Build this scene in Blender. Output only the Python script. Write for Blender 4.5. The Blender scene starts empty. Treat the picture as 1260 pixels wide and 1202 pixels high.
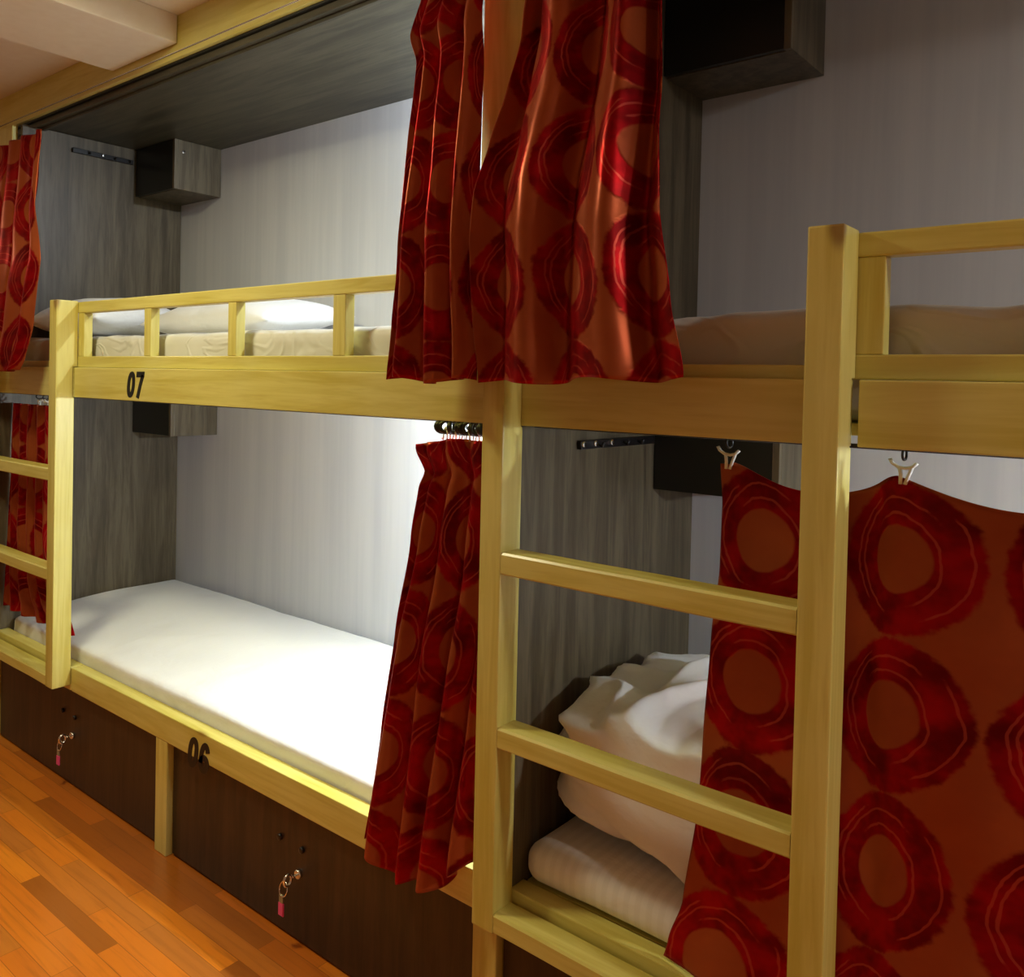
import bpy, bmesh, math, random
from mathutils import Vector, Matrix, noise
random.seed(7)
SC = bpy.context.scene
COL = SC.collection
IW, IH = 1260, 1202
# ------------------------------------------------------------------ camera
CAM = Vector((2.77872, -1.17636, 1.34052))
YAW, PIT, ROL, F, PPY = .6783, -.0186, .0223, 1048.2, 488.4
fw = Vector((-math.sin(YAW)*math.cos(PIT), math.cos(YAW)*math.cos(PIT), math.sin(PIT)))
rt = Vector((math.cos(YAW), math.sin(YAW), 0))
up = rt.cross(fw)
r2 = rt*math.cos(ROL) + up*math.sin(ROL)
u2 = -rt*math.sin(ROL) + up*math.cos(ROL)
cd = bpy.data.cameras.new('camera')
cam = bpy.data.objects.new('camera', cd)
COL.objects.link(cam)
M = Matrix((r2, u2, -fw)).transposed().to_4x4()
M.translation = CAM
cam.matrix_world = M
cd.sensor_fit = 'HORIZONTAL'; cd.sensor_width = 36
cd.lens = F/IW*36
cd.shift_y = -(IH/2-PPY)/IW
cd.clip_start = .02
SC.camera = cam
def at(u, v, y):
    """the point at depth y that is seen at u, v (used to measure the curtains)"""
    d = fw + r2*(u-IW/2)/F - u2*(v-PPY)/F
    return CAM + d*((y-CAM.y)/d.y)
# ------------------------------------------------------------------ materials
def srgb(r, g, b):
    f = lambda c: (c/255/12.92) if c/255 <= .04045 else ((c/255+.055)/1.055)**2.4
    return (f(r), f(g), f(b), 1)
def newmat(name, rough=.5, spec=.5, coat=0, sheen=0):
    m = bpy.data.materials.new(name); m.use_nodes = True
    nt = m.node_tree; b = nt.nodes['Principled BSDF']
    b.inputs['Roughness'].default_value = rough
    b.inputs['Specular IOR Level'].default_value = spec
    b.inputs['Coat Weight'].default_value = coat
    b.inputs['Coat Roughness'].default_value = .2
    b.inputs['Sheen Weight'].default_value = sheen
    return m, nt, b
class N:
    def __init__(s, nt): s.nt = nt
    def n(s, t, **k):
        x = s.nt.nodes.new(t)
        for a, v in k.items(): setattr(x, a, v)
        return x
    def l(s, a, b): s.nt.links.new(a, b)
    def put(s, sock, v):
        if isinstance(v, (int, float, tuple)): sock.default_value = v
        else: s.l(v, sock)
    def math(s, op, a, b=0.0, c=None, clamp=False):
        x = s.n('ShaderNodeMath', operation=op, use_clamp=clamp)
        s.put(x.inputs[0], a); s.put(x.inputs[1], b)
        if c is not None: s.put(x.inputs[2], c)
        return x.outputs[0]
    def step(s, v, a, b):
        x = s.n('ShaderNodeMapRange', interpolation_type='SMOOTHSTEP')
        s.put(x.inputs[0], v); x.inputs[1].default_value = a; x.inputs[2].default_value = b
        return x.outputs[0]
    def mix(s, f, a, b):
        x = s.n('ShaderNodeMix', data_type='RGBA')
        s.put(x.inputs[0], f); s.put(x.inputs[6], a); s.put(x.inputs[7], b)
        return x.outputs[2]
    def coord(s, kind='Object', scale=(1, 1, 1)):
        t = s.n('ShaderNodeTexCoord'); m = s.n('ShaderNodeMapping')
        m.inputs['Scale'].default_value = scale
        s.l(t.outputs[kind], m.inputs[0]); return m.outputs[0]
    def noise(s, vec, scale, detail=3, rough=.5, dist=0):
        x = s.n('ShaderNodeTexNoise'); s.l(vec, x.inputs['Vector'])
        x.inputs['Scale'].default_value = scale; x.inputs['Detail'].default_value = detail
        x.inputs['Roughness'].default_value = rough; x.inputs['Distortion'].default_value = dist
        return x.outputs['Fac']
    def bump(s, h, st, dist, bsdf):
        x = s.n('ShaderNodeBump'); x.inputs['Strength'].default_value = st
        x.inputs['Distance'].default_value = dist
        s.l(h, x.inputs['Height']); s.l(x.outputs[0], bsdf.inputs['Normal'])
def pine(name, axis):
    m, nt, b = newmat(name, .42, .5, .25); q = N(nt)
    sc = [14, 14, 14]; sc[axis] = .9
    v = q.coord('Object', tuple(sc))
    g = q.noise(v, 2.2, 4, .6, .6)
    g2 = q.noise(v, 9, 3, .5, .2)
    big = q.noise(q.coord('Object', (2, 2, 2)), 1.3, 2)
    c = q.mix(q.step(g, .35, .7), srgb(218, 206, 116), srgb(198, 182, 80))
    c = q.mix(q.math('MULTIPLY', q.step(g2, .5, .8), .35), c, srgb(184, 158, 66))
    c = q.mix(q.math('MULTIPLY', q.step(big, .45, .7), .3), c, srgb(222, 218, 150))
    # knots
    ks = [7, 7, 7]; ks[axis] = 3.2
    vo = q.n('ShaderNodeTexVoronoi'); q.l(q.coord('Object', tuple(ks)), vo.inputs['Vector'])
    vo.inputs['Scale'].default_value = 1.0; vo.inputs['Randomness'].default_value = 1
    kn = q.math('SUBTRACT', 1.0, q.step(vo.outputs['Distance'], .06, .15), clamp=True)
    c = q.mix(q.math('MULTIPLY', kn, .75), c, srgb(120, 74, 24))
    q.l(c, b.inputs['Base Color'])
    q.bump(g, .12, .002, b)
    return m
PX, PY_, PZ = pine('pine_x', 0), pine('pine_y', 1), pine('pine_z', 2)
def laminate(name, dark, light, sc=(9, 9, .7), rough=.42):
    m, nt, b = newmat(name, rough, .45); q = N(nt)
    g = q.noise(q.coord('Object', sc), 3.2, 6, .65, .5)
    f = q.noise(q.coord('Object', tuple(4*a for a in sc)), 4, 2, .5)
    c = q.mix(q.step(g, .32, .68), dark, light)
    c = q.mix(q.math('MULTIPLY', q.step(f, .5, .75), .35), c, tuple(.6*a for a in dark[:3])+(1,))
    q.l(c, b.inputs['Base Color']); q.bump(f, .08, .001, b)
    return m
LAM = laminate('grey_walnut_laminate', srgb(72, 62, 46), srgb(106, 95, 75))
LAMX = laminate('grey_walnut_laminate_long', srgb(58, 55, 44), srgb(88, 84, 69), (.7, 9, 9))
DRW = laminate('dark_brown_laminate', srgb(38, 24, 14), srgb(62, 43, 27), (10, 10, .8), .4)
BLK, nt, b = newmat('black_laminate', .35, .5); b.inputs['Base Color'].default_value = srgb(26, 27, 22)
def plain(name, c, rough=.5, metal=0, spec=.5):
    m, nt, b = newmat(name, rough, spec); q = N(nt)
    g = q.noise(q.coord('Object', (1, 1, 1)), 40, 2)
    q.l(q.mix(q.math('MULTIPLY', g, .15), c, tuple(.85*a for a in c[:3])+(1,)), b.inputs['Base Color'])
    b.inputs['Metallic'].default_value = metal
    return m
CHROME = plain('chrome', (.8, .8, .8, 1), .18, 1)
BLACKM = plain('black_metal', srgb(22, 18, 18), .35)
BLACKP = plain('black_paint', srgb(12, 11, 10), .5)
WHITEP = plain('white_plastic', srgb(240, 240, 232), .35)
PINK = plain('pink_plastic', srgb(236, 84, 150), .4)
def wallmat():
    m, nt, b = newmat('pale_blue_grey_wallpaper', .6, .3); q = N(nt)
    s = q.noise(q.coord('Object', (6, 6, .25)), 3, 4, .6)
    g = q.noise(q.coord('Object', (1, 1, 1)), 160, 2)
    c = q.mix(q.step(s, .3, .7), srgb(202, 205, 211), srgb(214, 216, 220))
    q.l(c, b.inputs['Base Color']); q.bump(g, .08, .001, b); return m
WALL = wallmat()
def plaster():
    m, nt, b = newmat('cream_plaster', .8, .2); q = N(nt)
    g = q.noise(q.coord('Object', (1, 1, 1)), 30, 3)
    q.l(q.mix(g, srgb(226, 212, 190), srgb(236, 226, 208)), b.inputs['Base Color']); q.bump(g, .05, .002, b); return m
PLAS = plaster()
def floormat():
    m, nt, b = newmat('orange_parquet', .3, .5, .2); q = N(nt)
    tc = q.n('ShaderNodeTexCoord'); mp = q.n('ShaderNodeMapping')
    q.l(tc.outputs['Object'], mp.inputs[0])
    br = q.n('ShaderNodeTexBrick'); q.l(mp.outputs[0], br.inputs['Vector'])
    br.offset = .37; br.offset_frequency = 2; br.squash = 1
    br.inputs['Scale'].default_value = 1
    br.inputs['Brick Width'].default_value = .42; br.inputs['Row Height'].default_value = .050
    br.inputs['Mortar Size'].default_value = .0008; br.inputs['Bias'].default_value = 0
    br.inputs['Color1'].default_value = (0, 0, 0, 1); br.inputs['Color2'].default_value = (1, 1, 1, 1)
    br.inputs['Mortar'].default_value = (.2, .2, .2, 1)
    g = q.noise(q.coord('Object', (1.2, 22, 22)), 3, 5, .6, .4)
    r = q.n('ShaderNodeValToRGB'); q.l(br.outputs['Color'], r.inputs[0])
    e = r.color_ramp; e.elements[0].color = srgb(150, 84, 26); e.elements[1].color = srgb(226, 130, 28)
    a = e.elements.new(.3); a.color = srgb(196, 104, 26)
    a = e.elements.new(.6); a.color = srgb(216, 122, 30)
    a = e.elements.new(.8); a.color = srgb(176, 104, 40)
    c = q.mix(q.math('MULTIPLY', q.step(g, .45, .75), .5), r.outputs[0], srgb(140, 72, 22))
    c = q.mix(q.math('MULTIPLY', br.outputs['Fac'], .5), c, srgb(90, 46, 16))
    q.l(c, b.inputs['Base Color']); q.bump(g, .05, .001, b); return m
FLOOR = floormat()
def sheet(name, stripes=True):
    m, nt, b = newmat(name, .55, .35, 0, .2); q = N(nt)
    w = q.n('ShaderNodeTexWave', wave_type='BANDS', bands_direction='X')
    q.l(q.coord('Object', (1, 1, 1)), w.inputs['Vector']); w.inputs['Scale'].default_value = 14
    w.inputs['Distortion'].default_value = 0
    f = q.step(w.outputs['Fac'], .4, .6)
    c = q.mix(q.math('MULTIPLY', f, .3 if stripes else .05), *((srgb(244, 244, 242), srgb(224, 223, 218)) if stripes else (srgb(241, 243, 247), srgb(228, 231, 236))))
    q.l(c, b.inputs['Base Color'])
    g = q.noise(q.coord('Object', (1, 1, 1)), 9, 4, .55, .4)
    q.bump(g, .35, .02, b); return m
SHEET = sheet('white_striped_satin_sheet')
COTTON = sheet('white_cotton', False)
CREASED = sheet('creased_cream_sheet', False)
nt = CREASED.node_tree; q = N(nt)
q.l(q.mix(q.noise(q.coord('Object', (1, 1, 1)), 6, 2), srgb(216, 213, 204), srgb(204, 201, 192)), nt.nodes['Principled BSDF'].inputs['Base Color'])
w1 = q.noise(q.coord('Object', (2.2, 3, 3.5)), 2.0, 2, .5, .8)
cr = q.math('SUBTRACT', 1, q.step(q.math('ABSOLUTE', q.math('SUBTRACT', w1, .5)), 0, .05), clamp=True)
q.bump(cr, .28, .010, nt.nodes['Principled BSDF'])
def fabric():
    m, nt, b = newmat('red_circle_satin', .36, .8, 0, .25); q = N(nt)
    tc = q.n('ShaderNodeTexCoord')
    sp = q.n('ShaderNodeSeparateXYZ'); q.l(tc.outputs['UV'], sp.inputs[0])
    n1 = q.noise(tc.outputs['UV'], 14, 3, .6)
    n2 = q.noise(tc.outputs['UV'], 70, 2, .6)
    un = q.math('FRACT', q.math('DIVIDE', sp.outputs[0], .208))
    vn = q.math('FRACT', q.math('DIVIDE', sp.outputs[1], .222))
    du = q.math('SUBTRACT', un, .5); dv = q.math('MULTIPLY', q.math('SUBTRACT', vn, .5), .94)
    # the disc hangs a little left of the ring's centre, so the rings look brushed
    d = q.math('SQRT', q.math('ADD', q.math('MULTIPLY', du, du), q.math('MULTIPLY', dv, dv)))
    dw = q.math('MULTIPLY', q.math('SUBTRACT', vn, .5), 1.08)
    di = q.math('SQRT', q.math('ADD', q.math('MULTIPLY', du, du), q.math('MULTIPLY', dw, dw)))
    di = q.math('ADD', di, q.math('MULTIPLY', q.math('SUBTRACT', n1, .5), .06))
    d2 = q.math('ADD', d, q.math('MULTIPLY', q.math('SUBTRACT', n1, .5), .09))
    dn = q.math('ADD', d2, q.math('MULTIPLY', q.math('SUBTRACT', n2, .5), .05))
    ring = q.math('MULTIPLY', q.step(di, .225, .25), q.math('SUBTRACT', 1, q.step(dn, .455, .49)), clamp=True)
    ang = q.math('ARCTAN2', dv, du)
    def arc(r, w, ph, fq):
        a = q.math('ABSOLUTE', q.math('SUBTRACT', q.math('ADD', d2, q.math('MULTIPLY', q.math('SINE', q.math('ADD', ang, ph)), .016)), r))
        band = q.math('SUBTRACT', 1, q.step(a, w*.5, w), clamp=True)
        gate = q.step(q.math('ADD', q.math('SINE', q.math('ADD', q.math('MULTIPLY', ang, fq), ph*2)), q.math('MULTIPLY', n2, .8)), .1, .5)
        return q.math('MULTIPLY', band, gate)
    arcs = q.math('MAXIMUM', q.math('MAXIMUM', arc(.285, .010, .5, 1), arc(.345, .010, 2.6, 1)), arc(.405, .009, 4.1, 2))
    ringc = q.mix(q.step(n1, .3, .7), srgb(96, 2, 7), srgb(166, 7, 18))
    ground = q.mix(n1, srgb(166, 84, 42), srgb(142, 64, 32))
    c = q.mix(ring, ground, ringc)
    c = q.mix(q.math('MULTIPLY', q.math('MULTIPLY', arcs, ring), .5), c, srgb(196, 84, 66))
    b.inputs['Specular Tint'].default_value = srgb(255, 120, 110)
    q.l(c, b.inputs['Base Color'])
    q.l(q.math('ADD', q.math('MULTIPLY', ring, .3), .35), b.inputs['Metallic'])
    b.inputs['Sheen Tint'].default_value = srgb(255, 90, 90)
    b.inputs['Sheen Roughness'].default_value = .4
    h = q.math('ADD', q.math('MULTIPLY', ring, .6), q.math('MULTIPLY', n1, .5))
    q.bump(h, .25, .003, b)
    tl = q.n('ShaderNodeBsdfTranslucent'); q.l(c, tl.inputs[0])
    mx = q.n('ShaderNodeMixShader'); mx.inputs[0].default_value = .04
    q.l(b.outputs[0], mx.inputs[1]); q.l(tl.outputs[0], mx.inputs[2])
    q.l(mx.outputs[0], nt.nodes['Material Output'].inputs[0])
    return m
CLOTH = fabric()
# ------------------------------------------------------------------ builders
def link(name, me, mat, parent=None):
    me.name = name
    o = bpy.data.objects.new(name, me); COL.objects.link(o)
    if mat: me.materials.append(mat)
    if parent: o.parent = parent
    return o
def tag(o, label=None, cat=None, group=None, kind=None):
    if label: o['label'] = label
    if cat: o['category'] = cat
    if group: o['group'] = group
    if kind: o['kind'] = kind
    return o
def empty(name, label, cat, loc=(0, 0, 0), group=None):
    o = bpy.data.objects.new(name, None); COL.objects.link(o)
    o.location = loc; o.empty_display_size = .05
    return tag(o, label, cat, group)
def boxbm(bm, x0, x1, y0, y1, z0, z1):
    vs = [bm.verts.new((x, y, z)) for z in (z0, z1) for y in (y0, y1) for x in (x0, x1)]
    for f in ((0, 2, 3, 1), (4, 5, 7, 6), (0, 1, 5, 4), (2, 6, 7, 3), (0, 4, 6, 2), (1, 3, 7, 5)):
        bm.faces.new([vs[i] for i in f])
def finish(bm, smooth=False):
    bmesh.ops.recalc_face_normals(bm, faces=bm.faces)
    me = bpy.data.meshes.new('m'); bm.to_mesh(me); bm.free()
    if smooth:
        for p in me.polygons: p.use_smooth = True
    return me
def box(name, x0, x1, y0, y1, z0, z1, mat, parent=None, bev=.003):
    bm = bmesh.new(); boxbm(bm, x0, x1, y0, y1, z0, z1)
    if bev: bmesh.ops.bevel(bm, geom=bm.edges[:], offset=bev, segments=2, affect='EDGES', profile=.6)
    return link(name, finish(bm), mat, parent)
def prism(name, prof, x0, x1, mat, parent=None, bev=.003):
    """a (y, z) outline pulled along x"""
    bm = bmesh.new()
    a = [bm.verts.new((x0, y, z)) for y, z in prof]; b_ = [bm.verts.new((x1, y, z)) for y, z in prof]
    bm.faces.new(a); bm.faces.new(b_[::-1])
    for i in range(len(prof)):
        j = (i+1) % len(prof); bm.faces.new((a[i], b_[i], b_[j], a[j]))
    bmesh.ops.recalc_face_normals(bm, faces=bm.faces)
    if bev: bmesh.ops.bevel(bm, geom=bm.edges[:], offset=bev, segments=2, affect='EDGES', profile=.6)
    return link(name, finish(bm), mat, parent)
def tube(bm, pts, r, seg=10, closed=False, caps=True):
    pts = [Vector(p) for p in pts]; n = len(pts); rings = []
    for i, p in enumerate(pts):
        if closed: d = pts[(i+1) % n]-pts[i-1]
        else: d = pts[min(i+1, n-1)]-pts[max(i-1, 0)]
        d.normalize()
        a = d.orthogonal() if i == 0 else prev - d*prev.dot(d)
        a.normalize(); prev = a; c = d.cross(a)
        rr = r[i] if isinstance(r, (list, tuple)) else r
        rings.append([bm.verts.new(p+(a*math.cos(t)+c*math.sin(t))*rr) for t in [2*math.pi*k/seg for k in range(seg)]])
    for i in range(n if closed else n-1):
        A, B = rings[i], rings[(i+1) % n]
        off = 0
        if closed and i == n-1:
            off = min(range(seg), key=lambda o: (A[0].co-B[o].co).length)
        for k in range(seg):
            bm.faces.new((A[k], A[(k+1) % seg], B[(k+1+off) % seg], B[(k+off) % seg]))
    if caps and not closed:
        bm.faces.new(rings[0][::-1]); bm.faces.new(rings[-1])
def cyl(bm, c, r, h, axis='y', seg=20):
    c = Vector(c); d = {'x': Vector((1, 0, 0)), 'y': Vector((0, 1, 0)), 'z': Vector((0, 0, 1))}[axis]
    tube(bm, [c-d*h/2, c-d*h*.42, c+d*h*.42, c+d*h/2], [r*.8, r, r, r*.8], seg)
# ------------------------------------------------------------------ the setting
YW = .751
def struct(o): o['kind'] = 'structure'; return o
XA, XB, YF = -4.2, 6.4, -2.7
struct(box('floor', XA, XB, YF, YW, -.05, 0, FLOOR, None, 0))
struct(box('wall_back', XA, XB, YW, YW+.1, 0, 2.6, WALL, None, 0))
struct(box('wall_front', XA, XB, YF-.1, YF, 0, 2.6, plain('tan_paint', srgb(150, 132, 108), .7), None, 0))
struct(box('wall_left', XA-.1, XA, YF, YW, 0, 2.6, PLAS, None, 0))
struct(box('wall_right', XB, XB+.1, YF, YW, 0, 2.6, PLAS, None, 0))
struct(box('ceiling', XA, XB, YF, YW, 2.388, 2.45, PLAS, None, 0))
struct(box('trim_1', .036, .425, YF, .148, 2.305, 2.388, PLAS, None, .004))
# canopy over the upper bunks and the pine beam along its edge
cn = empty('canopy', 'long dark grey-brown laminate canopy panel over the upper bunks, meeting the ceiling', 'canopy', (0, .17, 2.241))
box('panel', -3.6, 5.6, .003, YW-.17, 0, .018, LAMX, cn, .001)
box('gap_shade', -3.6, 5.6, -.008, .02, .0185, .024, BLACKP, cn, 0)  # black strip stands in for the shaded gap between canopy and beam
box('lip', -3.6, 5.6, .02, .032, -.010, 0, LAMX, cn, .001)
b_ = box('pine_beam', -3.6, 5.6, -.012, .023, -.062, .062, PX, None, .003)
b_.location = (0, .162, 2.327); tag(b_, 'long yellow pine beam running along the ceiling edge above the canopy', 'beam')
bm = bmesh.new(); tube(bm, [(-3.6, 0, 0), (5.6, 0, 0)], .002, 8)
tr = link('curtain_wire', finish(bm, True), CHROME); tr.location = (0, .084, 2.236)
tag(tr, 'thin metal curtain wire strung under the pine ceiling beam', 'curtain rail', 'curtain wires')
bm = bmesh.new(); tube(bm, [(-3.6, 0, 0), (5.6, 0, 0)], .0035, 8)
tr = link('curtain_wire', finish(bm, True), BLACKM); tr.location = (0, .1, 1.2575)
tag(tr, 'dark curtain wire hidden behind the lower edge of the upper bed boards', 'curtain rail', 'curtain wires')
# ------------------------------------------------------------------ partitions
def partition(k, label):
    x = -.592+2.4*k
    prof = [(.1005, 0), (.75, 0), (.75, 2.2395), (.1245, 2.2395), (.1245, 1.39), (.1015, 1.39), (.1015, 1.2585),
            (.0595, 1.2585), (.0595, .3965), (.1005, .3965)]
    o = prism('partition_panel', [(y-.42, z) for y, z in prof], -.018, 0, LAM, None, .001)
    o.location = (x, .42, 0)
    tag(o, label, 'partition', 'bunk partitions')
partition(-1, 'dark laminate partition beyond the far left bunks, hidden behind the red curtains')
partition(0, 'grey-brown laminate partition at the far end of the bed numbered 06')
partition(1, 'grey-brown laminate partition behind the middle ladder, beside the crumpled duvet')
partition(2, 'laminate partition beyond the right edge of the view')
# ------------------------------------------------------------------ bunk frames
def digits(txt, h, parent, loc):
    """condensed bold slanted digits cut from thin black vinyl"""
    w = h*.58; t = h*.215; adv = h*.64
    bm = bmesh.new()
    def ribbon(pts, closed=False):
        n = len(pts); L = []; Rr = []
        for i, p in enumerate(pts):
            a = pts[i-1] if (closed or i > 0) else pts[i]
            c = pts[(i+1) % n] if (closed or i < n-1) else pts[i]
            dx, dz = c[0]-a[0], c[1]-a[1]; l = math.hypot(dx, dz) or 1
            nx, nz = -dz/l*t/2, dx/l*t/2
            L.append((p[0]+nx, p[1]+nz)); Rr.append((p[0]-nx, p[1]-nz))
        def V(p, y): return bm.verts.new((p[0]+p[1]*.16, y, p[1]))
        f0 = [V(p, -.0009) for p in L]; f1 = [V(p, -.0009) for p in Rr]
        b0 = [V(p, 0) for p in L]; b1 = [V(p, 0) for p in Rr]
        for i in range(n if closed else n-1):
            k = (i+1) % n
            bm.faces.new((f0[i], f0[k], f1[k], f1[i])); bm.faces.new((b0[i], b1[i], b1[k], b0[k]))
            bm.faces.new((f0[i], b0[i], b0[k], f0[k])); bm.faces.new((f1[i], f1[k], b1[k], b1[i]))
    x = 0
    for ch in txt:
        cx = x+w/2; rx = w/2-t/2
        if ch == '0':
            ribbon([(cx+rx*math.copysign(abs(math.cos(a))**.8, math.cos(a)), h/2+(h/2-t/2)*math.copysign(abs(math.sin(a))**.9, math.sin(a))) for a in [2*math.pi*i/32 for i in range(32)]], True)
        elif ch == '6':
            rz = h*.30-t/2+.0001
            ribbon([(cx+rx*math.cos(a), h*.30+rz*math.sin(a)) for a in [2*math.pi*i/28 for i in range(28)]], True)
            ribbon([(cx+rx*math.cos(a), h*.52+(h*.48-t/2)*math.sin(a)) for a in [math.pi*(.16+.84*i/16) for i in range(17)]]+[(cx-rx, h*.30)])
        elif ch == '7':
            ribbon([(x, h-t/2), (x+w, h-t/2)])
            ribbon([(x+w-t/2, h-t*.6), (cx+w*.10, h*.5), (cx-w*.12, 0)])
        x += adv
    o = link('bunk_number', finish(bm), BLACKP, parent); o.location = loc
    o['label'] = 'black number %s' % txt
    return o
def bunk(k, label, nu=None, nl=None, zb=.330):
    x0 = 2.4*k
    r = empty('bunk_frame', label, 'bunk bed', (x0, .0575, 0), 'pine bunk frames')
    y = lambda v: v-.0575
    ub = box('upper_board', .009, 2.397, y(.053), y(.067), 1.259, 1.353, PX, r, .002)
    box('inner_rail', 1.80, 2.386, y(.0675), y(.10), 1.30, 1.374, PX, r)
    g = box('guard_rail', -.008, 1.684, y(.067), y(.097), 1.526, 1.561, PX, r)
    box('guard_rail', -.008, 1.684, y(.0675), y(.097), 1.3535, 1.389, PX, r)
    for a, b in ((-.004, .036), (.410, .447), (.834, .870), (1.251, 1.293), (1.646, 1.684)):
        box('guard_post', a, b, y(.0685), y(.0955), 1.389, 1.526, PZ, r, .002)
    lr = box('lower_rail', .003, 2.398, 0, .042, .320, .395, PX, r)
    box('leg', .526, .586, .001, .038, 0, .32, PZ, r)
    box('leg', 1.715, 1.775, .001, .038, 0, .32, PZ, r)
    box('bed_base', -.588, 1.786, y(.108), y(.745), 1.272, 1.290, PX, r, .001)
    box('bed_base', -.588, 1.786, y(.103), y(.745), zb, zb+.018, PX, r, .001)
    # the tall upright that carries the canopy stands behind the ladder
    box('upright', 1.655, 1.770, y(.103), y(.123), 1.292, 2.2395, PZ, r)
    if nu: digits(nu, .076, ub, (.342, -.0046, 1.268))
    if nl: digits(nl, .084, lr, (.690, -.0002, .291))
    return r
bunk(-1, 'pine bunk frame cut by the left edge, behind the leftmost ladder')
bunk(0, 'pine bunk frame with black numbers 07 above and 06 below', '07', '06')
bunk(1, 'pine bunk frame at the right, its guard rail starting beside the near ladder post', zb=.376)
# ------------------------------------------------------------------ ladders
def ladder(k, label):
    x0 = 2.4*k
    r = empty('ladder', label, 'ladder', (x0+2.087, 0, .3385), 'bunk ladders')
    prof = [(0, 0), (.0572, 0), (.0572, .9195), (.0525, .9195), (.0525, 1.016), (.0665, 1.016), (.0665, 1.2255), (0, 1.2255)]
    prism('post', prof, 1.762-2.087, 1.812-2.087, PZ, r)
    prism('post', prof, 2.350-2.087, 2.400-2.087, PZ, r)
    for zt, h, l in ((1.0325, .040, 0), (.715, .038, 0), (.375, .0355, 0)):
        bm = bmesh.new(); n = 24; x0_, x1_ = 1.8125-2.087, 2.3495-2.087
        zs = zt-.3385
        rings = []
        for i in range(n+1):
            x = x0_+(x1_-x0_)*i/n
            w = .0012*noise.noise(Vector((x*6, zt*9, 0)))
            ring = []
            for yy, zz in ((.004, 0), (.050, 0), (.053, -.003), (.053, -h+.003), (.050, -h), (.004, -h), (.001, -h+.003), (.001, -.004)):
                ring.append(bm.verts.new((x, yy+w, zs+zz+w)))
            rings.append(ring)
        for i in range(n):
            for q in range(8):
                bm.faces.new((rings[i][q], rings[i][(q+1) % 8], rings[i+1][(q+1) % 8], rings[i+1][q]))
        bm.faces.new(rings[0]); bm.faces.new(rings[-1][::-1])
        link('rung', finish(bm), PX, r)
    return r
ladder(-1, 'pine ladder at the left edge, standing left of the number 07')
ladder(0, 'near pine ladder with three rungs, right of the hanging centre curtains')
# ------------------------------------------------------------------ storage drawers, locks and keys
def drawer(xa, xb, kx, label):
    r = empty('storage_drawer', label, 'drawer', (xa, .076, 0), 'under-bed drawers')
    box('front_panel', .002, xb-xa-.002, 0, .015, .006, .318, DRW, r, .0015)
    box('carcass', .01, xb-xa-.01, .016, .55, .008, .31, DRW, r, .001)
    for dx, z in ((-.075, .228), (.010, .226)):
        bm = bmesh.new(); cyl(bm, (kx-xa+dx, -.003, z), .0075, .008)
        c = link('knob', finish(bm, True), BLACKM, r)
    bm = bmesh.new(); cyl(bm, (kx-xa, -.004, .166), .0105, .010)
    link('lock', finish(bm, True), CHROME, r)
    return r
drawer(-1.874, -.688, -1.24, 'dark brown under-bed drawer cut by the left edge of the view')
drawer(-.605+.0, .524, -.018, 'dark brown under-bed drawer left of the short pine leg, below the left ladder')
drawer(.588, 1.713, 1.157, 'dark brown under-bed drawer below the number 06, with two black knobs')
drawer(1.777, 2.924, 2.40, 'dark drawer under the near ladder, at the bottom edge')
drawer(2.99, 4.113, 3.56, 'dark drawer beyond the right edge of the view')
def key(x, label):
    r = empty('key', label, 'key', (x, .062, .166), 'drawer keys')
    bm = bmesh.new()
    tube(bm, [(0, .005, 0), (0, -.012, 0)], .0028, 8)
    ring = [(0.0, -.020+.010*math.cos(t), .0+.013*math.sin(t)-.002) for t in [2*math.pi*i/16 for i in range(16)]]
    tube(bm, ring, .0035, 8, closed=True)
    link('key_head', finish(bm, True), CHROME, r)
    bm = bmesh.new()
    ring = [(.014*math.cos(t)-.010, -.024+.004*math.sin(t), -.024+.016*math.sin(t)) for t in [2*math.pi*i/20 for i in range(20)]]
    tube(bm, ring, .0014, 6, closed=True)
    link('key_ring', finish(bm, True), CHROME, r)
    bm = bmesh.new(); boxbm(bm, -.024, -.004, -.029, -.024, -.088, -.056)
    bmesh.ops.bevel(bm, geom=bm.edges[:], offset=.002, segments=2, affect='EDGES')
    link('tag', finish(bm), PINK, r)
    bm = bmesh.new(); boxbm(bm, -.021, -.007, -.028, -.025, -.0565, -.038)
    link('tag_loop', finish(bm), plain('cloudy_plastic', srgb(150, 140, 110), .4), r)
    return r
key(-.018, 'far key with a pink tag in the drawer lock near the left ladder')
key(1.157, 'near key with a pink tag hanging from the drawer lock below 06')
# ------------------------------------------------------------------ corner cabinets and hook rails
def cubby(k, z0, z1, label, h=None):
    x = -.592+2.4*k
    r = empty('corner_cabinet', label, 'cabinet', (x, .551, z0), 'corner cabinets')
    H = z1-z0
    box('body', .0005, .296, .014, .199, 0, H, LAM, r, .0015)
    box('door', .002, .280, 0, .0135, .002, H-.001, BLK, r, .001)
    box('side_panel', .2805, .296, 0, .0135, 0, H, LAM, r, .001)
    bm = bmesh.new(); cyl(bm, (.298, .035, H-.045 if H > .19 else H-.028), .007, .006, 'x')
    s = link('knob', finish(bm, True), CHROME, r)
cubby(0, 2.050, 2.240, 'upper dark corner cabinet above the white pillow, below the canopy')
cubby(0, 1.098, 1.271, 'lower dark corner cabinet just under the board numbered 07')
cubby(1, 2.040, 2.240, 'upper dark corner cabinet at the top edge, right of the big curtain')
cubby(1, 1.098, 1.271, 'lower dark corner cabinet half hidden behind the red curtain and near ladder')
cubby(2, 2.040, 2.240, 'upper corner cabinet beyond the right edge')
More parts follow.
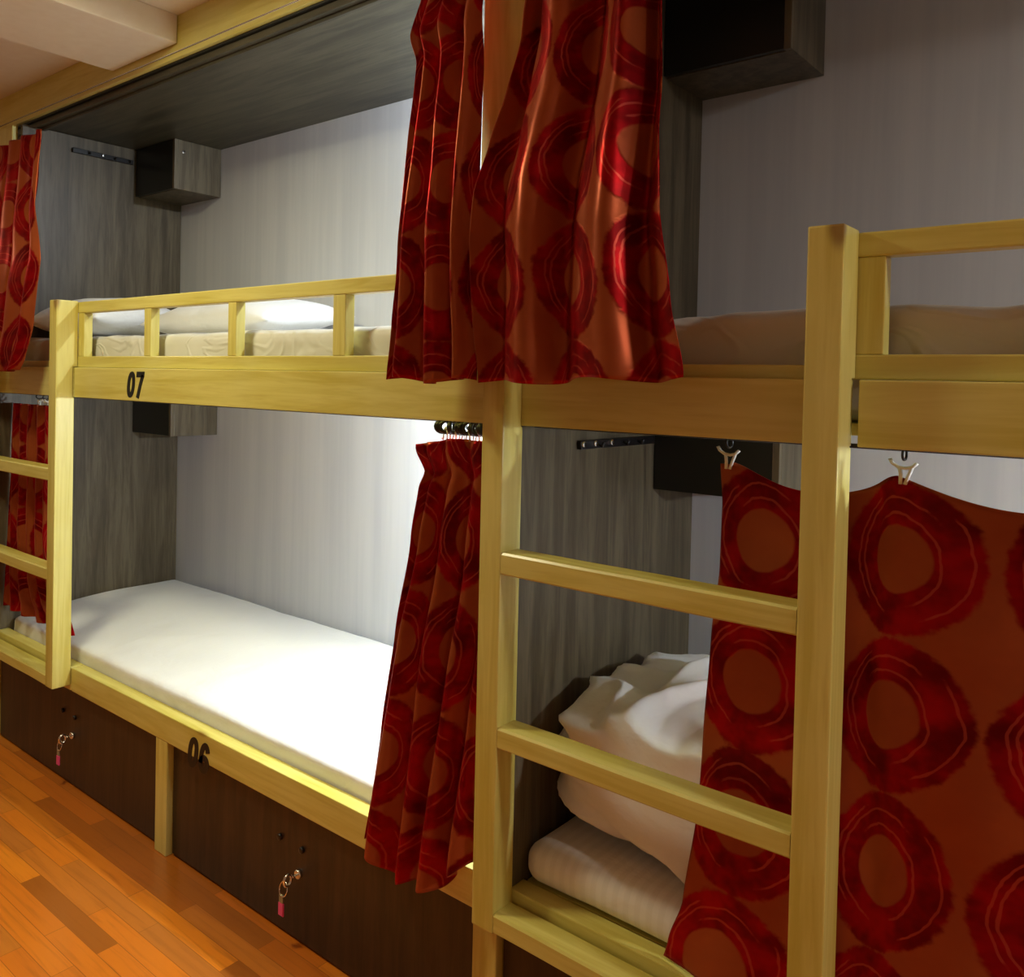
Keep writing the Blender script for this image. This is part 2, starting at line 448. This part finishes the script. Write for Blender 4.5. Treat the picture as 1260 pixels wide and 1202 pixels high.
def hookrail(k, z, ya, yb, label, caps):
    x = -.592+2.4*k
    r = empty('hook_rail', label, 'hook rail', (x, ya, z), 'dark hook rails')
    box('bar', .0005, .012, 0, yb-ya, -.009, .009, BLACKM, r, .002)
    for i, yy in enumerate(caps):
        bm = bmesh.new(); cyl(bm, (.014, yy, .002), .006, .006, 'x'); 
        link('screw', finish(bm, True), CHROME, r)
    for yy in (.06, .16, .22):
        bm = bmesh.new(); tube(bm, [(.010, yy, 0), (.022, yy, -.004), (.026, yy, .004)], .003, 8)
        link('hook', finish(bm, True), BLACKM, r)
hookrail(0, 2.184, .298, .535, 'dark hook rail on the left partition, beside the upper cabinet', (.115,))
q = hookrail(1, 1.215, .239, .535, 'dark hook rail on the middle partition, just below the upper board', (.004, .048, .11))
# ------------------------------------------------------------------ mattresses
def rounded(name, x0, x1, y0, y1, z0, z1, rad, mat, wr=.004, seed=0, nx=150, ny=44, nz=14, parent=None, sag=0, drop=0):
    bm = bmesh.new()
    cx, cy, cz = (x0+x1)/2, (y0+y1)/2, (z0+z1)/2
    hx, hy, hz = (x1-x0)/2, (y1-y0)/2, (z1-z0)/2
    vmap = {}
    def vert(i, j, k):
        key = (i, j, k)
        if key in vmap: return vmap[key]
        p = Vector((-hx+2*hx*i/nx, -hy+2*hy*j/ny, -hz+2*hz*k/nz))
        c = Vector((max(-hx+rad, min(hx-rad, p.x)), max(-hy+rad, min(hy-rad, p.y)), max(-hz+rad, min(hz-rad, p.z))))
        d = p-c
        if d.length > 1e-6:
            nrm = d.normalized(); p = c+nrm*rad
        else: nrm = Vector((0, 0, 1))
        w = noise.noise(Vector((p.x*5+seed, p.y*7, p.z*9)))*wr
        w += noise.noise(Vector((p.x*16+seed, p.y*9+p.z*14, p.z*5)))*wr*.6
        p = p+nrm*w
        p.z += sag*(1-(p.y/hy)**2)*noise.noise(Vector((p.x*1.7+seed, 1, 2)))
        p.z -= drop*max(0, 1-(p.y+hy)/(1.3*hy))**1.7*(.5+.5*p.z/hz)
        v = bm.verts.new(p); vmap[key] = v; return v
    for i in range(nx):
        for j in range(ny):
            for k in (0, nz):
                bm.faces.new((vert(i, j, k), vert(i+1, j, k), vert(i+1, j+1, k), vert(i, j+1, k)))
    for i in range(nx):
        for k in range(nz):
            for j in (0, ny):
                bm.faces.new((vert(i, j, k), vert(i+1, j, k), vert(i+1, j, k+1), vert(i, j, k+1)))
    for j in range(ny):
        for k in range(nz):
            for i in (0, nx):
                bm.faces.new((vert(i, j, k), vert(i, j+1, k), vert(i, j+1, k+1), vert(i, j, k+1)))
    o = link(name, finish(bm, True), mat, parent)
    o.location = (cx, cy, cz)
    return o
def mattress(k, z0, z1, label, rad=.026, wr=.003, seed=0, xs=0, yf=.111, drop=0, mat=None):
    o = rounded('mattress', -.578+2.4*k+xs, 1.772+2.4*k, yf, .742, z0, z1, rad, mat or SHEET, wr, seed, drop=drop)
    tag(o, label, 'mattress', 'white mattresses')
    return o
mattress(-1, 1.290, 1.458, 'white sheeted mattress on the upper bunk at the left edge', seed=3, mat=CREASED)
mattress(-1, .349, .470, 'white sheeted mattress on the lower bunk at the left edge', seed=5, drop=.03, yf=.103)
mattress(0, 1.290, 1.458, 'white sheeted mattress on the upper bunk numbered 07', wr=.005, seed=7, yf=.115, mat=CREASED)
mattress(0, .349, .474, 'bright white sheeted mattress on the lower bunk numbered 06', .020, .003, 11, yf=.1025, drop=.034, mat=COTTON)
mattress(1, 1.290, 1.461, 'creased white mattress on the upper bunk right of the big curtain', wr=.010, seed=17, xs=.005, yf=.118, mat=CREASED)
mattress(1, .3965, .474, 'striped white mattress on the lower bunk under the crumpled duvet', .034, .003, 19, -.013, yf=.086)
# ------------------------------------------------------------------ pillows
def pillow(loc, L, W, H, rz, label, seed=0, ry=0, rx=0):
    bm = bmesh.new(); n = 44; g = {}
    for s in (1, -1):
        for i in range(n+1):
            for j in range(n+1):
                u = -1+2*i/n; v = -1+2*j/n
                edge = (i in (0, n)) or (j in (0, n))
                if s == -1 and edge: g[(s, i, j)] = g[(1, i, j)]; continue
                pin = 1-.07*(u*u)*(1-v*v)-.07*(v*v)*(1-u*u)
                hgt = (max(0, 1-abs(u)**2.6)*max(0, 1-abs(v)**2.6))**.5
                x = u*L/2*(1-.05*(1-abs(v))**.5*abs(u)); y = v*W/2*(1-.05*(1-abs(u))**.5*abs(v))
                z = s*H/2*hgt
                f = noise.noise(Vector((x*9+seed, y*9, s*3)))*.010+noise.noise(Vector((x*22+seed, y*14, s*3)))*.004
                z += f*(hgt*.8+.2)*s
                if s == -1: z *= .75
                g[(s, i, j)] = bm.verts.new((x, y, z))
    for s in (1, -1):
        for i in range(n):
            for j in range(n):
                q = [g[(s, i, j)], g[(s, i+1, j)], g[(s, i+1, j+1)], g[(s, i, j+1)]]
                try: bm.faces.new(q if s == 1 else q[::-1])
                except ValueError: pass
    o = link('pillow', finish(bm, True), COTTON)
    o.location = loc; o.rotation_euler = (rx, ry, rz)
    return tag(o, label, 'pillow', 'white pillows')
pillow((.225, .52, 1.525), .72, .36, .155, .03, 'plump bright white pillow on the upper bunk, behind the guard rail', 2, 0, .10)
pillow((-.37, .34, 1.530), .41, .38, .165, .15, 'greyish white pillow in the far corner of the upper bunk 07', 9, -.02, .05)
# ------------------------------------------------------------------ crumpled duvet
def duvet():
    bm = bmesh.new(); nu_, nv_ = 260, 150; rows = []
    C0 = Vector((2.11, .365, .605))
    def ridge(v, k=3.2): return max(0, 1-abs(noise.noise(v))*k)**1.3
    for j in range(nv_+1):
        ph = math.pi*j/nv_; row = []
        for i in range(nu_):
            th = 2*math.pi*i/nu_
            d = Vector((math.sin(ph)*math.cos(th), math.sin(ph)*math.sin(th), math.cos(ph)))
            e = 3.0
            kx = (abs(d.x/.34)**4.2+abs(d.y/.275)**4.2)**(1/4.2)
            k = (kx**e+abs(d.z/.135)**e)**(-1/e)
            p = d*k
            # broad folds that run from the peak down to the near right
            s = p.x*.50+p.z*.95-p.y*.2           # across the folds
            t = p.x*.9-p.z*.5                    # along them
            wx = noise.noise(p*3.1+Vector((7, 1, 4)))*.06
            big = ridge(Vector(((s+wx)*6.5+.7, t*1.6+2, p.y*2.2)), 2.6)
            mid = ridge(Vector(((s-wx)*14+4, t*3.2, p.y*5+1)), 3.2)
            fin = ridge(Vector(((s+wx)*30, t*8+5, p.y*10)), 3.5)
            lump = noise.noise(p*3.6+Vector((3, 8, 1)))
            p = p + d*(.072*(big-.4)+.034*(mid-.4)+.005*fin+.016*lump)
            a = math.exp(-((p.x+.20)**2+(p.y+.15)**2)/.0045)*max(0, d.z)
            p.z += .080*a
            b2 = math.exp(-((p.x+.02)**2+(p.y+.02)**2)/.030)*max(0, d.z)
            p.z += .045*b2
            g2 = math.exp(-((p.x+.12)**2+(p.y+.14)**2)/.0022)*max(0, d.z)
            p.z -= .028*g2
            low = max(0, min(1, (.54-(C0.z+p.z))/.10))
            p.y += .06*low*max(0, -d.y); p.x += .05*low*max(0, -d.x)
            q = C0+p
            if q.z < .478: q.z = .478+.003*noise.noise(q*20)
            if q.x < 1.84: q.x = 1.84-.028*(1-math.exp(-(1.84-q.x)/.028))
            if q.y < .13: q.y = .13-.015*(1-math.exp(-(.13-q.y)/.015))
            row.append(q)
        rows.append(row)
    top = bm.verts.new(sum(rows[0], Vector())/nu_); bot = bm.verts.new(sum(rows[-1], Vector())/nu_)
    vr = [[bm.verts.new(p) for p in r] for r in rows[1:-1]]
    for i in range(nu_):
        bm.faces.new((top, vr[0][i], vr[0][(i+1) % nu_]))
        bm.faces.new((bot, vr[-1][(i+1) % nu_], vr[-1][i]))
    for j in range(len(vr)-1):
        for i in range(nu_):
            bm.faces.new((vr[j][i], vr[j+1][i], vr[j+1][(i+1) % nu_], vr[j][(i+1) % nu_]))
    me = finish(bm, True); me.transform(Matrix.Translation((-2.16, -.385, -.474)))
    o = link('duvet', me, COTTON); sm = o.modifiers.new('soften', 'SMOOTH'); sm.iterations = 4; sm.factor = .6; o.location = (2.16, .385, .474)
    tag(o, 'crumpled white duvet heaped on the lower bunk behind the near ladder', 'duvet')
duvet()
# ------------------------------------------------------------------ curtains
def interp(pts, t):
    """smooth interpolation of [(t, value)]"""
    if t <= pts[0][0]: return pts[0][1]
    for a, b in zip(pts, pts[1:]):
        if t <= b[0]:
            w = (t-a[0])/(b[0]-a[0]); w = w*w*(3-2*w)*.5+w*.5
            return a[1]*(1-w)+b[1]*w
    return pts[-1][1]
def curtain(label, ztop, zbot, left, right, ymid, folds, amp, width, uoff=0, voff=0, seed=0, nu_=220, nv_=110,
            sharp=1.0, group='red circle-print curtains', hem=None, topf=None, skew=0, phase=0, vs=1):
    """left/right: [(z, x)], ymid/amp: [(z, y)], rising z"""
    bm = bmesh.new(); uvl = bm.loops.layers.uv.new('UVMap'); V = []
    for j in range(nv_+1):
        t = j/nv_; row = []
        for i in range(nu_+1):
            s = i/nu_
            zt = ztop+(topf(s) if topf else 0); zb = zbot+(hem(s) if hem else 0)
            z = zt+(zb-zt)*t
            xl, xr = interp(left, z), interp(right, z)
            y0 = interp(ymid, z); a = interp(amp, z)
            wob = .35*noise.noise(Vector((s*2.5+seed, z*1.3, seed)))
            P = 2*math.pi*(folds*s+wob+skew*(t-.5)*s)+phase
            w = math.sin(P)+.28*math.sin(2*P+1.1+seed)+.35*noise.noise(Vector((s*folds*1.3+seed, z*2.2, 4)))
            w = math.copysign(abs(w)**sharp, w)
            x = xl+(xr-xl)*(s+.020*math.cos(P)*(1 if 0 < i < nu_ else 0)*min(1, 4*s, 4*(1-s)))
            y = y0+a*w + .004*noise.noise(Vector((s*folds*3+seed, z*7, 9)))
            v = bm.verts.new((x, y, z)); row.append((v, s*width+uoff, z*vs+voff))
        V.append(row)
    for j in range(nv_):
        for i in range(nu_):
            q = (V[j][i], V[j+1][i], V[j+1][i+1], V[j][i+1])
            f = bm.faces.new([c[0] for c in q])
            for lp, c in zip(f.loops, q): lp[uvl].uv = (c[1], c[2])
    me = bpy.data.meshes.new('curtain')
    cx = (left[0][1]+right[0][1])/2; cy = ymid[0][1]; cz = zbot
    bm.to_mesh(me); bm.free()
    for p in me.polygons: p.use_smooth = True
    me.transform(Matrix.Translation((-cx, -cy, -cz)))
    o = link('curtain', me, CLOTH); o.location = (cx, cy, cz)
    md = o.modifiers.new('thick', 'SOLIDIFY'); md.thickness = .0016; md.offset = 0
    return tag(o, label, 'curtain', group)
def px(pts, y):
    """[(u, v)] measured edge points -> rising [(z, x)]"""
    out = []
    for p in pts:
        yy = y(p[1]) if callable(y) else y
        q = at(p[0], p[1], yy); out.append((q.z, q.x))
    return sorted(out)
# centre, upper, left of the upright
yU = lambda v: .045-.075*max(0, min(1, v/465))
curtain('upper red curtain bunched left of the tall pine upright', 2.232, 1.338,
        px([(482, 465), (492, 400), (500, 345), (509, 260), (513, 160), (519, 80), (510, 45), (517, 0)], yU),
        px([(590, 465), (595, 250), (599, 100), (598, 0)], yU),
        [(1.34, -.044), (1.6, -.034), (2.0, .03), (2.23, .084)], 3.1, [(1.34, .026), (1.7, .022), (2.0, .020), (2.23, .012)],
        .44, .03, -.011, vs=1.11, seed=2, hem=lambda s: .006*math.sin(s*9))
# centre, upper, right of the upright
curtain('wide upper red curtain hanging right of the tall pine upright', 2.232, 1.336,
        px([(592, 466), (593, 400), (595, 300), (600, 240), (616, 180), (632, 120), (647, 50), (652, 0)], yU),
        px([(850, 460), (838, 370), (830, 250), (823, 130), (818, 0)], yU),
        [(1.34, -.048), (1.6, -.040), (2.0, .03), (2.23, .084)], 2.5, [(1.34, .028), (1.7, .032), (2.0, .03), (2.23, .014)],
        .56, .01, -.011, vs=1.11, seed=5, hem=lambda s: .014*s+.005*math.sin(s*13))
# centre, lower, gathered against the ladder post
yL = lambda v: .09-.085*max(0, min(1, (v-545)/430))
curtain('lower red curtain gathered against the middle ladder post, over the 06 rail', 1.222, .352,
        px([(441, 1040), (447, 980), (459, 900), (479, 780), (503, 660), (515, 600), (523, 580), (512, 552)], yL),
        [(.35, 1.757), (1.23, 1.757)],
        [(.35, .010), (.42, .014), (.7, .045), (1.0, .078), (1.23, .092)], 4.0, [(.35, .026), (.7, .022), (1.0, .016), (1.22, .008)],
        .44, .054, -.027, seed=8, topf=lambda s: -.018*(1-min(1, s*2.5)),
        hem=lambda s: -.010*math.sin(s*math.pi)+.085*max(0, s-.55)/.45+.012*math.sin(s*15)+.022*(1-min(1, s*3)))
# right, lower, flat between its hooks
def scallop(s):
    x = 2.174+s*.95
    ph = (x-2.195)/.264
    return -.034*abs(math.sin(math.pi*ph))**1.5 if x > 2.195 else -.004
curtain('flat dark red curtain of the lower bunk hung behind the near ladder', 1.219, .402,
        px([(815, 1202), (832, 1145), (848, 1100), (860, 1000), (866, 900), (875, 780), (884, 700), (887, 620), (884, 571)], .1),
        [(.35, 3.124), (1.23, 3.124)],
        [(.39, .064), (.5, .074), (.7, .092), (1.22, .100)], 3.6, [(.40, .014), (.5, .009), (.9, .007), (1.22, .008)],
        .95, .0255, -.1035+.222*5, seed=12, topf=scallop, phase=1.57)
# left edge curtains
yA = lambda v: .02
curtain('upper red curtain at the left edge in front of the far partition', 2.125, 1.335,
        [(1.3, -.62), (2.3, -.60)],
        px([(30, 462), (38, 440), (45, 400), (50, 320), (55, 250), (55, 172)], lambda v: -.02 if v > 300 else .03),
        [(1.33, -.040), (1.6, -.026), (2.0, .02), (2.15, .03)], 4, [(1.33, .018), (2.2, .014)], .6, .02, .02, seed=21,
        hem=lambda s: .03*max(0, s-.8))
curtain('lower red curtain at the left edge behind the ladder rungs', 1.222, .484,
        [(.4, -.584), (1.3, -.584)],
        [(.484, -.035), (.52, -.06), (.56, -.14), (.62, -.20), (.8, -.235), (1.22, -.25)],
        [(.45, .080), (.6, .083), (1.22, .092)], 5, [(.48, .014), (.6, .012), (1.22, .008)], .62, .06, .03, seed=25)
# ------------------------------------------------------------------ curtain hooks
def hook_proto(rr=.0075, rw=.0013):
    r = empty('curtain_hook', '', 'curtain hook')
    bm = bmesh.new()
    ring = [(0, rr*math.cos(t), rr*math.sin(t)-rr+.0075) for t in [2*math.pi*i/16 for i in range(16)]]
    tube(bm, ring, rw, 8, closed=True)
    link('ring', finish(bm, True), BLACKM, r)
    bm = bmesh.new()
    tube(bm, [(-.013, 0, -.0065), (-.0105, 0, -.012), (-.005, 0, -.0165), (.001, 0, -.0175), (.007, 0, -.0155), (.011, 0, -.0105)], .0020, 8)
    tube(bm, [(-.004, 0, -.0165), (-.003, 0, -.026), (-.003, 0, -.037)], .0018, 8)
    tube(bm, [(.007, 0, -.0155), (.004, 0, -.026), (.001, 0, -.037)], .0018, 8)
    link('clip', finish(bm, True), WHITEP, r)
    return r
protos = {0: hook_proto(), 1: hook_proto(.014, .0048), 2: hook_proto()}; seen = set()
HL = [(2.198, 'white curtain hook at the left corner of the flat lower curtain', 0),
      (2.460, 'white curtain hook right of the near ladder post', 0),
      (2.722, 'white curtain hook beyond the right edge', 0)]
for i, x in enumerate([1.570+.0125*i for i in range(15)]):
    HL.append((x, 'small hook in the tight cluster above the gathered lower centre curtain', 1))
for i, x in enumerate((-.36, -.31, -.27)):
    HL.append((x, 'small hook of the lower curtain behind the left ladder', 2))
for x, lab, kind in HL:
    hp = protos[kind]
    if kind not in seen: r = hp; seen.add(kind)
    else:
        r = hp.copy(); COL.objects.link(r)
        for ch in list(hp.children):
            c = ch.copy(); c.parent = r; COL.objects.link(c)
    r.scale = (1.5, 1.5, 1.15) if kind != 1 else (1.1, 1.1, .9)
    r.location = (x, .100, 1.2505); r['label'] = lab; r['category'] = 'curtain hook'
    r['group'] = ('hooks of the flat lower curtain', 'hooks clustered above the centre lower curtain', 'hooks of the left lower curtain')[kind]
    if kind: r.rotation_euler = (0, 0, random.uniform(-1.2, 1.2))
# ------------------------------------------------------------------ ceiling lights of the aisle
def lamp(x, y, power, label, size=.30, col=(1, .94, .60)):
    r = empty('ceiling_light', label, 'ceiling light', (x, y, 2.388), 'aisle ceiling lights')
    bm = bmesh.new()
    tube(bm, [(0, 0, -.001), (0, 0, -.012), (0, 0, -.022)], [size*.62, size*.62, size*.58], 40)
    link('housing', finish(bm, True), WHITEP, r)
    ld = bpy.data.lights.new('lamp', 'AREA'); ld.shape = 'DISK'; ld.size = size
    ld.energy = power; ld.color = col
    lo = bpy.data.objects.new('lamp', ld); COL.objects.link(lo); lo.parent = r; lo.location = (0, 0, -.03)
lamp(.66, -.70, 20, 'round ceiling light above the aisle beside bunk 06')
lamp(4.3, -.20, 30, 'round ceiling light at the near end of the aisle, behind the viewer', .2, (1, .96, .88))
lamp(-2.2, -1.2, 14, 'round ceiling light at the far end of the aisle')
# a small reading lamp at the near end of every bunk
def bed_lamp(k, x, z, power, label, y=.29):
    r = empty('bed_lamp', label, 'lamp', (x+2.4*k, y, z), 'bunk reading lamps')
    bm = bmesh.new(); tube(bm, [(0, 0, 0), (0, 0, -.006), (0, 0, -.008)], [.022, .022, .014], 24)
    link('holder', finish(bm, True), WHITEP, r)
    ld = bpy.data.lights.new('bulb', 'POINT'); ld.shadow_soft_size = .018
    ld.energy = power; ld.color = (.80, .90, 1)
    lo = bpy.data.objects.new('bulb', ld); COL.objects.link(lo); lo.parent = r
    lo.location = (0, 0, -.021)
bed_lamp(0, 1.45, 2.2405, 46, 'reading lamp of bunk 07, hidden behind the upper centre curtain', .60)
bed_lamp(0, 1.45, 1.2715, 48, 'reading lamp of bunk 06, hidden behind the upper bed board', .38)
bed_lamp(1, 1.58, 2.2405, 7, 'reading lamp of the upper right bunk, beyond the right edge')
bed_lamp(1, 1.05, 1.2715, 36, 'reading lamp of the lower right bunk, beyond the right edge')
# ------------------------------------------------------------------ world and view
w = bpy.data.worlds.new('world'); SC.world = w; w.use_nodes = True
w.node_tree.nodes['Background'].inputs[0].default_value = (.9, .93, 1, 1)
w.node_tree.nodes['Background'].inputs[1].default_value = .2
SC.view_settings.view_transform = 'Standard'; SC.view_settings.look = 'None'
SC.view_settings.gamma = 1; SC.view_settings.use_curve_mapping = False
SC.view_settings.exposure = 0.0
